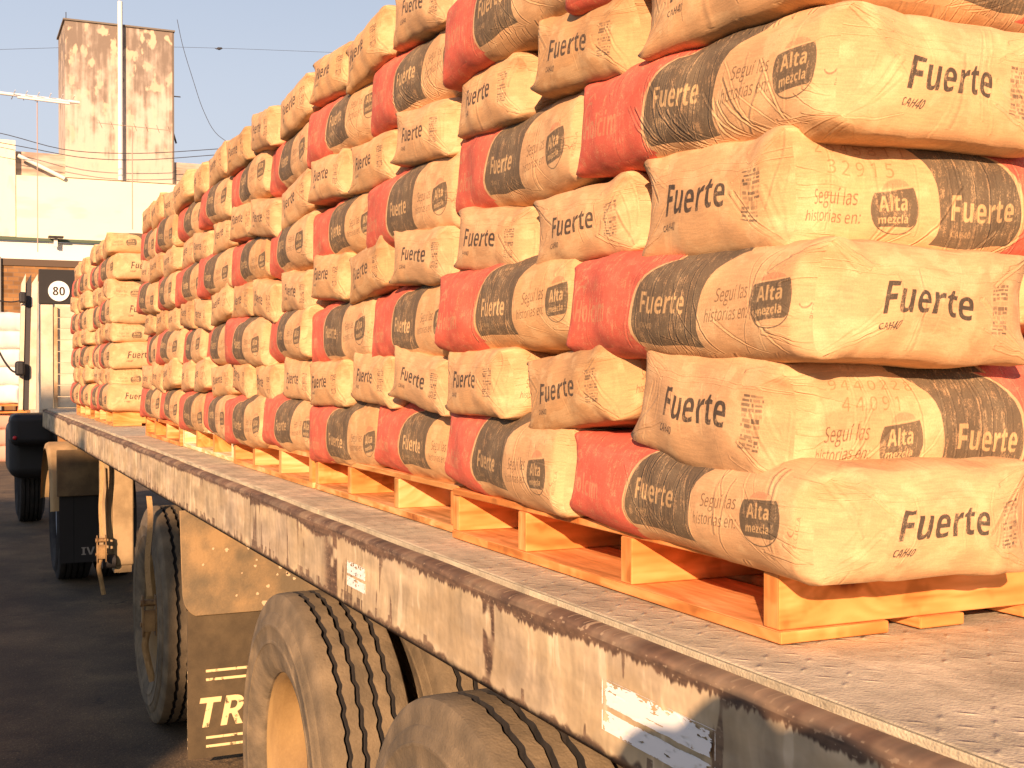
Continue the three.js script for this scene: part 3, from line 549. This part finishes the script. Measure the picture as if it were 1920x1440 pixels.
    a *= 1 - 0.62 * wear; a *= 1 - scr; a *= 0.9;
    const inkv = 0.9 + 0.3 * (big - 0.5) + 0.12 * (fine - 0.5);
    R = lerp(R, id[o] * inkv + 10 * dust, a); G = lerp(G, id[o + 1] * inkv + 10 * dust, a); B = lerp(B, id[o + 2] * inkv + 9 * dust, a);
    D[q] = clamp(R, 0, 255); D[q + 1] = clamp(G, 0, 255); D[q + 2] = clamp(B, 0, 255); D[q + 3] = 255;
    const bv = clamp(hgt[i] + 20 * (fbm(x * 0.03 + so, y * 0.025, 3) - 0.5) + 7 * (fine - 0.5), 0, 255); Bm[q] = Bm[q + 1] = Bm[q + 2] = bv; Bm[q + 3] = 255;
  }
  return std({ map: finish(new THREE.DataTexture(D, AW, AH), true), bumpMap: finish(new THREE.DataTexture(Bm, AW, AH), false), bumpScale: 0.007, roughness: 0.78 });
}
const sackMats = [1, 2, 3, 4, 5, 6, 7, 8].map(sackMaterial);
const sackGeos = [1, 2, 3, 4, 5, 6, 7, 8].map((s) => sackGeometry(s, 48, 12, 30)), sackLow = [11, 12, 13, 14, 15, 16, 17, 18].map((s) => sackGeometry(s, 24, 8, 16));
const HL = 0.17, HC = 0.132, BASE = FLOOR + PH + 0.002;   // layer heights: lengthwise, crosswise
const LAYER = ['first', 'second', 'third', 'fourth', 'fifth', 'sixth', 'seventh', 'top'];
// adjustments read off the photograph for the sacks seen large: [dx, dy, dz, tilt toward the rear, yaw, roll]
const FIX = {
  '0.0.0': [-0.01, -0.016, 0.045, 0.035, 0, 0, 0, 0, 1.08, 0.86, 0.98], '0.1.0': [0, -0.02, 0.025, 0.125, 0.0, 0, 1, 2, 1, 1.3, 1.08], '0.2.0': [-0.01, -0.024, 0.04, 0.04, 0, 0, 2, 1, 1.08, 0.9, 0.98],
  '0.3.0': [0, -0.022, 0.025, 0.07, 0, 0, 3, 3, 1, 1.25, 1.08], '0.4.0': [-0.01, -0.014, 0.04, 0.05, 0, 0, 4, 5, 1.08, 0.92, 0.98], '0.5.0': [0, -0.01, 0.02, 0.03, 0.05, 0, 5, 4, 1, 1.1, 1.06],
};
let sackProto;
function sack(label, x, y, z, turn, key, r, low) {
  const geo = (low ? sackLow : sackGeos)[Math.floor(r() * 8)], mat = sackMats[Math.floor(r() * 8)];
  let m;
  if (!sackProto) { m = mesh('cement_sack', geo, mat); sackProto = m; } else { m = sackProto.clone(); m.name = numbered('cement_sack'); m.geometry = geo; m.material = mat; scene.add(m); }
  const f = FIX[key] ?? [0, 0, 0, 0, 0, 0], j = (k) => (r() - 0.5) * k * (FIX[key] ? 0.25 : 1);
  m.position.set(x + j(0.022) + f[0], y + j(0.008) + f[1], z + j(0.02) + f[2]);
  m.rotation.order = 'YXZ';
  const long = turn !== Math.PI, yaw = j(long ? 0.1 : 0.14) + f[4], tilt = j(long ? 0.08 : 0.25) + f[3], roll = j(0.1) + f[5];
  // tilt: about the trailer's cross axis; roll: about its long axis
  const q = new THREE.Quaternion().setFromEuler(new THREE.Euler(tilt, yaw, roll, 'YXZ')).multiply(new THREE.Quaternion().setFromEuler(new THREE.Euler(0, turn, 0)));
  m.quaternion.copy(q);
  m.scale.y = (turn === Math.PI ? HC : HL) / SH * 1.16; m.scale.x = 0.985 + 0.03 * r(); m.scale.z = 0.98 + 0.045 * r();
  if (f[8]) m.scale.set(f[8], m.scale.y * f[9], f[10]);
  if (f[6] !== undefined) m.geometry = sackGeos[f[6]];
  if (f[7] !== undefined) m.material = sackMats[f[7]];
  m.userData = { label, category: 'sack', group: 'paper sacks stacked on the pallets' };
  return m;
}
PZ.forEach((pz, p) => {
  const r = rng(500 + p), px = PX[p] - 0.012, far = p > 2;
  for (let k = 0; k < 8; k++) {
    const y = BASE + Math.floor(k / 2) * (HL + HC) + (k % 2 ? HL + HC / 2 : HL / 2), lean = (r() - 0.5) * 0.03;
    if (k % 2 === 0) {
      for (let i = 0; i < 2; i++) sack(`red-banded lengthwise sack, ${LAYER[k]} layer, ${i ? 'cab-end' : 'rear-end'} one of two, ${PNAME[p]}`, px + SW / 2 - 0.01 + lean, y, pz + 0.05 - SL / 2 - i * 0.62, -Math.PI / 2, `${p}.${k}.${i}`, r, far);
      if (p === 0) sack(`crosswise sack beside the lengthwise one at the rear face, ${LAYER[k]} layer, ${PNAME[p]}`, px + SW + SL / 2 - 0.0, y, pz + 0.03 - SW / 2, Math.PI, `${p}.${k}.9`, r, far);
    } else {
      for (let i = 0; i < 3; i++) sack(`crosswise sack end, ${LAYER[k]} layer, ${['rear-end', 'middle', 'cab-end'][i]} one of three, ${PNAME[p]}`, px + SL / 2 - 0.005 + lean, y, pz + 0.02 - SW / 2 - i * 0.408, Math.PI, `${p}.${k}.${i}`, r, far);
      if (p === 0) sack(`lengthwise sack beside the crosswise one at the rear face, ${LAYER[k]} layer, ${PNAME[p]}`, px + SL + SW / 2, y, pz + 0.04 - SL / 2, -Math.PI / 2, `${p}.${k}.9`, r, far);
    }
  }
});

// ---------------------------------------------------------------- buildings behind
const BZ = -38;
{
  const b = thing('yard_building', 'sunlit cream building with stained concrete water tower on its flat roof', 'building', [4, 0, BZ - 6]);
  const on = (g) => g.translate(-4, 0, -(BZ - 6));
  const stained = (seed, base, dark, scale, top) => tex(512, 512, (x, y) => {
    const v = y / 512, st = fbm(x * 0.045 * scale + seed, y * 0.006 * scale, 4), bl = fbm(x * 0.018 * scale + seed, y * 0.02 * scale + 30, 5), pl = smooth(fbm(x * 0.024 * scale + 60 + seed, y * 0.022 * scale, 4), 0.59, 0.7), f = n2(x * 0.8, y * 0.8);
    const k = clamp(smooth(st * 0.6 + bl * 0.6 + top * (v - 0.6), 0.32, 0.86) + 0.12 * (f - 0.5), 0, 1);
    let c = [0, 1, 2].map((i) => lerp(base[i], dark[i], k * 0.8)); c = c.map((q, i) => lerp(q, [232, 206, 170][i], pl * 0.6 * (0.3 + k))); return c;
  });
  const towerM = std({ map: stained(4, [208, 190, 170], [116, 102, 88], 1.3, 0.6), roughness: 0.95 }), paraM = std({ map: stained(14, [204, 184, 164], [148, 126, 108], 1, 0.2), roughness: 0.95 });
  const wallM = std({ map: tex(256, 256, (x, y) => { const k = 1 + 0.05 * (fbm(x * 0.03, y * 0.01, 4) - 0.5) - 0.06 * smooth(fbm(x * 0.05, y * 0.02 + 9, 4), 0.6, 0.75); return [240 * k, 232 * k, 200 * k]; }), roughness: 0.9 });
  const white = std({ color: lin(0.82, 0.79, 0.7) }), gutterM = std({ color: lin(0.1, 0.13, 0.08) }), dark = std({ color: lin(0.05, 0.045, 0.04) });
  const nb = (w, h, d, x, y, z) => on(new THREE.BoxGeometry(w, h, d).translate(x, y, z));
  const T = mesh('water_tower', nb(3.2, 4.75, 2.4, 3.79, DECK + 6.3 + 2.375, BZ - 1.25), towerM, b);
  mesh('tower_corner', nb(0.05, 4.7, 0.05, 5.385, DECK + 8.65, BZ - 0.035), std({ color: lin(0.16, 0.13, 0.1) }), b);
  mesh('coping', nb(3.3, 0.05, 2.5, 3.79, DECK + 11.07, BZ - 1.25), std({ color: lin(0.2, 0.17, 0.13) }), b);
  mesh('parapet', nb(9, 0.75, 0.3, 5.28, DECK + 6.62, BZ - 0.3), paraM, b);
  mesh('wall', nb(14, 6.25 + DECK - 4.3 + 4.3 - 4.4 - DECK + 0.0, 0.4, 7.0 - 2.2, DECK + 4.4 + 0.925, BZ - 0.1), wallM, b);
  mesh('corner_block', nb(3.4, 2.85, 0.5, -0.92, DECK + 4.42 + 1.42, BZ - 0.11), wallM, b);
  mesh('gutter', nb(16, 0.09, 0.18, 6, DECK + 4.345, BZ + 0.19), gutterM, b);
  mesh('plinth_band', nb(16, 0.62, 0.3, 6, DECK + 3.98, BZ + 0.0), white, b);
  mesh('lower_wall', nb(16, 5, 0.3, 6, DECK + 1.2, BZ - 0.3), wallM, b);
  mesh('stair_beam', on(bar([0.85, DECK + 6.82, BZ + 0.2], [2.15, DECK + 6.22, BZ + 0.2], 0.06)), white, b);
  mesh('wall_lamp', nb(0.42, 0.05, 0.3, 1.88, DECK + 4.42, BZ + 0.45), dark, b);
  mesh('lamp_bracket', nb(0.1, 0.26, 0.1, 1.88, DECK + 4.27, BZ + 0.36), white, b);
  mesh('downpipe', on(bar([3.777, DECK + 6.28, BZ + 0.12], [3.777, DECK + 11.75, BZ + 0.12], 0.075, 10)), white, b).userData.label = 'white vent pipe rising up the tower front';
  mesh('roof', nb(14, 0.15, 10, 4.8, DECK + 6.3, BZ - 5.2), paraM, b);
  mesh('bracket', on(merge([bar([5.4, DECK + 9.05, BZ - 0.1], [5.62, DECK + 9.05, BZ - 0.1], 0.02, 5), bar([5.4, DECK + 7.95, BZ - 0.2], [5.5, DECK + 7.6, BZ - 0.2], 0.03, 5), bar([2.23, DECK + 11.05, BZ - 0.1], [2.23, DECK + 11.3, BZ - 0.1], 0.012, 4)])), dark, b);
}
{ // brick wall in front
  const w = thing('brick_wall', 'brown brick wall with dark capping below the cream building', 'wall', [1, 0, -30]);
  const m = std({ map: tex(512, 256, (x, y) => { const row = Math.floor(y / 6), xx = x + (row & 1) * 7, jx = xx % 14, jy = y % 6, mo = jx < 1 || jy < 1 ? 1 : 0, t = n2(Math.floor(xx / 14) * 3.3, row * 2.7), f = fbm(x * 0.03, y * 0.05, 4); const k = 0.7 + 0.5 * t + 0.5 * (f - 0.5); return mo ? [140 * (0.7 + 0.5 * f), 112 * (0.7 + 0.5 * f), 78] : [150 * k, 108 * k, 64 * k]; }, true, true), roughness: 0.95 });
  mesh('brickwork', new THREE.BoxGeometry(9, 4.2, 0.3).translate(3.6, 2.1, 0), m, w);
  mesh('capping', new THREE.BoxGeometry(9.04, 0.16, 0.36).translate(3.6, 4.29, 0), std({ color: lin(0.12, 0.08, 0.05) }), w);
  mesh('pillar', rbox(0.22, 4.4, 0.4, 0.02, -1.02, 2.2, 0.06), std({ color: lin(0.3, 0.28, 0.24) }), w);
}
{ // aerials and wires over the roof
  const pale = std({ color: lin(0.8, 0.77, 0.72) }), thin = std({ color: lin(0.5, 0.34, 0.26) }), wire = std({ color: lin(0.05, 0.05, 0.055) });
  const a = thing('television_aerial', 'white horizontal television aerial on thin mast left of tower', 'aerial', [0.907, DECK + 3.425, BZ + 8]);
  a.scale.setScalar(0.8);
  mesh('mast', bar([0, -0.2, 0], [0, 4.4, 0], 0.014), thin, a);
  mesh('boom', merge([bar([-2.2, 4.48, 0], [1.2, 4.36, 0], 0.05), bar([-0.55, 4.34, 0.1], [0.9, 4.28, 0.1], 0.035)]), pale, a);
  for (let i = 0; i < 6; i++) mesh('element', bar([-0.7 + i * 0.33, 4.34, -0.25], [-0.62 + i * 0.33, 4.5, 0.3], 0.012, 5), pale, a);
  const c = thing('television_aerial', 'slender thin-boom television aerial standing before the tower', 'aerial', [3.090, DECK + 3.903, BZ + 8]);
  c.scale.setScalar(0.8);
  mesh('mast', bar([0, 0, 0], [0, 3.15, 0], 0.016), thin, c);
  mesh('boom', bar([-1.05, 3.2, 0], [1.15, 3.14, 0], 0.012, 5), thin, c);
  for (let i = 0; i < 7; i++) mesh('element', bar([-1.0 + i * 0.34, 3.24, 0.18], [-0.86 + i * 0.34, 3.08, -0.18], 0.008, 4), thin, c);
  const W = (label, pts, r = 0.012) => tag(mesh('overhead_wire', tube(pts.map(([x, y, z]) => [x, DECK + y, BZ + (z ?? 1)]), r, 30, 5), wire), label, 'wire');
  W('slack wire drooping from the tower top toward the sacks', [[5.34, 11.16], [5.5, 10.4], [5.8, 9.41], [6.15, 8.4], [6.54, 7.76], [7.4, 7.3]], 0.009);
  W('faint straight wire crossing the sky beyond the tower', [[-1, 10.7, -4], [5, 11.5, -4], [14, 12.2, -4]], 0.006);
  W('upper wire sagging across the parapet below the tower', [[-2, 7.6], [0.4, 7.28], [2.1, 6.95], [4, 6.98], [6.5, 7.3], [9, 7.7]], 0.012);
  W('lower wire sagging across the parapet below the tower', [[-2, 7.3], [0.9, 6.95], [2.6, 6.75], [4.2, 6.8], [6.5, 7.12], [9, 7.5]], 0.012);
  const bird = [[0, 0, 0, 0.05], [0.07, 0.02, 0, 0.035]].map(([x, y, z, r]) => new THREE.SphereGeometry(r, 10, 8).scale(1.5, 1, 1).translate(x, y, z));
  bird.push(new THREE.ConeGeometry(0.018, 0.12, 6).rotateZ(1.3).translate(-0.12, -0.01, 0));
  tag(mesh('bird', merge(bird), wire), 'tiny dark bird perched on the wire beyond the tower', 'bird').position.set(7.6, DECK + 11.72, BZ - 4);
}
{ // bright stacks of white sacks far beyond the cab
  const m = std({ map: tex(128, 128, (x, y) => { const k = 0.92 + 0.16 * (fbm(x * 0.05, y * 0.05, 4) - 0.5); return [246 * k, 238 * k, 226 * k]; }) }), pink = std({ map: tex(128, 128, (x, y) => { const k = 0.9 + 0.2 * (fbm(x * 0.05, y * 0.05, 4) - 0.5); return [222 * k, 176 * k, 150 * k]; }) });
  const nm = ['lowest', 'second', 'third', 'fourth', 'top'];
  for (let i = 0; i < 5; i++) { const s = tag(mesh('bulk_sack', sackLow[i], m), `big white bulk sack in the far stack beyond the cab, ${nm[i]} of five`, 'sack', 'white sacks stacked beyond the cab'); s.scale.set(1.5, 2.3, 2); s.position.set(-0.25 + 0.02 * (i % 2), DECK - 0.02 + i * 0.34, -24); s.rotation.y = 0.05 * (i - 2); }
  const p = thing('stack_pallet', 'small wooden pallet under the far white sacks beyond the cab', 'pallet', [-0.25, DECK - 0.4, -24]);
  for (const x of [-0.45, 0, 0.45]) mesh('block', box(0.1, 0.1, 0.9, x, 0.1, 0), wood[1], p);
  mesh('deck_board', box(1.1, 0.03, 1, 0, 0.17, 0), wood[1], p); mesh('bottom_board', box(1.1, 0.03, 1, 0, 0.035, 0), wood[1], p);
  for (let i = 0; i < 3; i++) { const s = tag(mesh('bulk_sack', sackLow[i + 4], pink), `pinkish bulk sack under the far pallet beyond the cab, ${['lowest', 'middle', 'upper'][i]} of three`, 'sack', 'pink sacks stacked beyond the cab'); s.scale.set(1.5, 2.1, 2); s.position.set(-0.3, 0.15 + i * 0.31, -24); s.rotation.y = 0.04 * i; }
}
// ---------------------------------------------------------------- outside the frame: what shades the yard
{
  const h = thing('neighbour_building', 'plain stepped yard building behind the photographer, shading the ground beside the trailer', 'building', [-12, 0, 10]);
  const m = std({ color: lin(0.4, 0.34, 0.26) }), z = 8 - 10;
  for (const [x0, x1, ht] of [[-9.5, -8.06, 5.85], [-10.45, -9.5, 6.4], [-12.2, -10.45, 7.5], [-26, -12.2, 9.3]]) mesh('wall', new THREE.BoxGeometry(x1 - x0, ht, 0.3).translate((x0 + x1) / 2 + 12, ht / 2, z + 0.15), m, h);
}
{ // the photographer, holding the camera
  const p = thing('person', 'person standing beside the trailer rear holding up a compact camera', 'person', [-1.15, 0, 1.85]);
  const eye = camera.position, L = (x, y, z) => [x - p.position.x, y, z - p.position.z];
  const hd = [-1.26, 1.8, 1.98], f = [0.537, -0.843], rt = [0.843, 0.537];
  const at = (fw, rg, y) => [hd[0] + f[0] * fw + rt[0] * rg, y, hd[2] + f[1] * fw + rt[1] * rg];
  const cam0 = [eye.x - 0.02, eye.y, eye.z + 0.07], hR = [eye.x - 0.02, eye.y + 0.07, eye.z + 0.15], hL = [eye.x - 0.08, eye.y + 0.012, eye.z + 0.052];
  const bones = [[at(0, 0, 1.86), 0.095, at(0.01, 0, 1.77), 0.077], [at(0, 0, 1.71), 0.06, at(-0.02, 0, 1.57), 0.062], [at(-0.02, -0.15, 1.52), 0.085, at(-0.02, 0.15, 1.52), 0.085], [at(-0.02, 0, 1.42), 0.16, at(-0.01, 0, 1.0), 0.15], [at(-0.01, -0.07, 0.98), 0.13, at(-0.01, 0.07, 0.98), 0.13]];
  for (const [s, h] of [[1, hR], [-1, hL]]) { const sh = at(-0.02, 0.2 * s, 1.5), el = at(0.14, 0.24 * s, 1.38); bones.push([sh, 0.06, el, 0.047], [el, 0.045, h, 0.036], [h, 0.038, [h[0], h[1] + 0.03, h[2] - 0.01], 0.034]); const hip = at(-0.01, 0.1 * s, 0.95), kn = at(0.03, 0.11 * s, 0.52), an = at(-0.01, 0.12 * s, 0.1); bones.push([hip, 0.095, kn, 0.065], [kn, 0.062, an, 0.045], [at(-0.04, 0.12 * s, 0.05), 0.045, at(0.14, 0.14 * s, 0.04), 0.036]); }
  const N = 84, half = 1.03, mc = new MarchingCubes(N, new THREE.MeshStandardMaterial(), false, false, 200000), cx = [hd[0] + 0.08, 0.98, hd[2] - 0.25];
  for (let k = 0; k < N; k++) for (let j = 0; j < N; j++) for (let i = 0; i < N; i++) {
    const X = cx[0] + (i / N * 2 - 1) * half, Y = cx[1] + (j / N * 2 - 1) * half, Z = cx[2] + (k / N * 2 - 1) * half; let s = 0;
    for (const [a, ra, b, rb] of bones) { const d = [b[0] - a[0], b[1] - a[1], b[2] - a[2]], l2 = d[0] ** 2 + d[1] ** 2 + d[2] ** 2, t = clamp(((X - a[0]) * d[0] + (Y - a[1]) * d[1] + (Z - a[2]) * d[2]) / l2, 0, 1); s += Math.exp(-34 * (Math.hypot(X - a[0] - d[0] * t, Y - a[1] - d[1] * t, Z - a[2] - d[2] * t) - lerp(ra, rb, t))); }
    mc.field[k * N * N + j * N + i] = Math.log(s + 1e-12) / 34;
  }
  mc.isolation = 0; mc.update();
  const n = mc.count, pa = new Float32Array(n * 3);
  for (let i = 0; i < n; i++) { const [x, y, z] = L(cx[0] + mc.positionArray[3 * i] * half, cx[1] + mc.positionArray[3 * i + 1] * half, cx[2] + mc.positionArray[3 * i + 2] * half); pa.set([x, y, z], 3 * i); }
  const g = new THREE.BufferGeometry(); g.setAttribute('position', new THREE.BufferAttribute(pa, 3)); g.computeVertexNormals();
  mesh('body', g, std({ color: lin(0.06, 0.06, 0.08), side: THREE.DoubleSide }), p);
  const fingers = []; for (const [h, s] of [[hR, 1], [hL, -1]]) for (let q = 0; q < 5; q++) fingers.push(tube([L(h[0], h[1] - 0.02 + q * 0.004, h[2]), L(h[0] - 0.01 * s, h[1] + 0.02 - q * 0.012, h[2] - 0.03), L(h[0] - 0.03 * s, h[1] + 0.03 - q * 0.016, h[2] - 0.045 + q * 0.002)], 0.0085 - q * 0.0006, 8, 6));
  mesh('fingers', merge(fingers), std({ color: lin(0.42, 0.25, 0.17) }), p);
  const ca = thing('compact_camera', 'small silver compact camera held in front of the photographer', 'camera', [cam0[0], cam0[1], cam0[2]]);
  ca.rotation.y = -0.43;
  mesh('camera_body', new RoundedBoxGeometry(0.1, 0.06, 0.022, 2, 0.006).translate(0, 0, 0.02), std({ color: lin(0.3, 0.3, 0.31), roughness: 0.4, metalness: 0.5 }), ca);
  mesh('lens', new THREE.CylinderGeometry(0.018, 0.02, 0.02, 20).rotateX(Math.PI / 2).translate(0, 0, 0.0), std({ color: lin(0.03, 0.03, 0.03), roughness: 0.3 }), ca);
}
renderer.render(scene, camera);
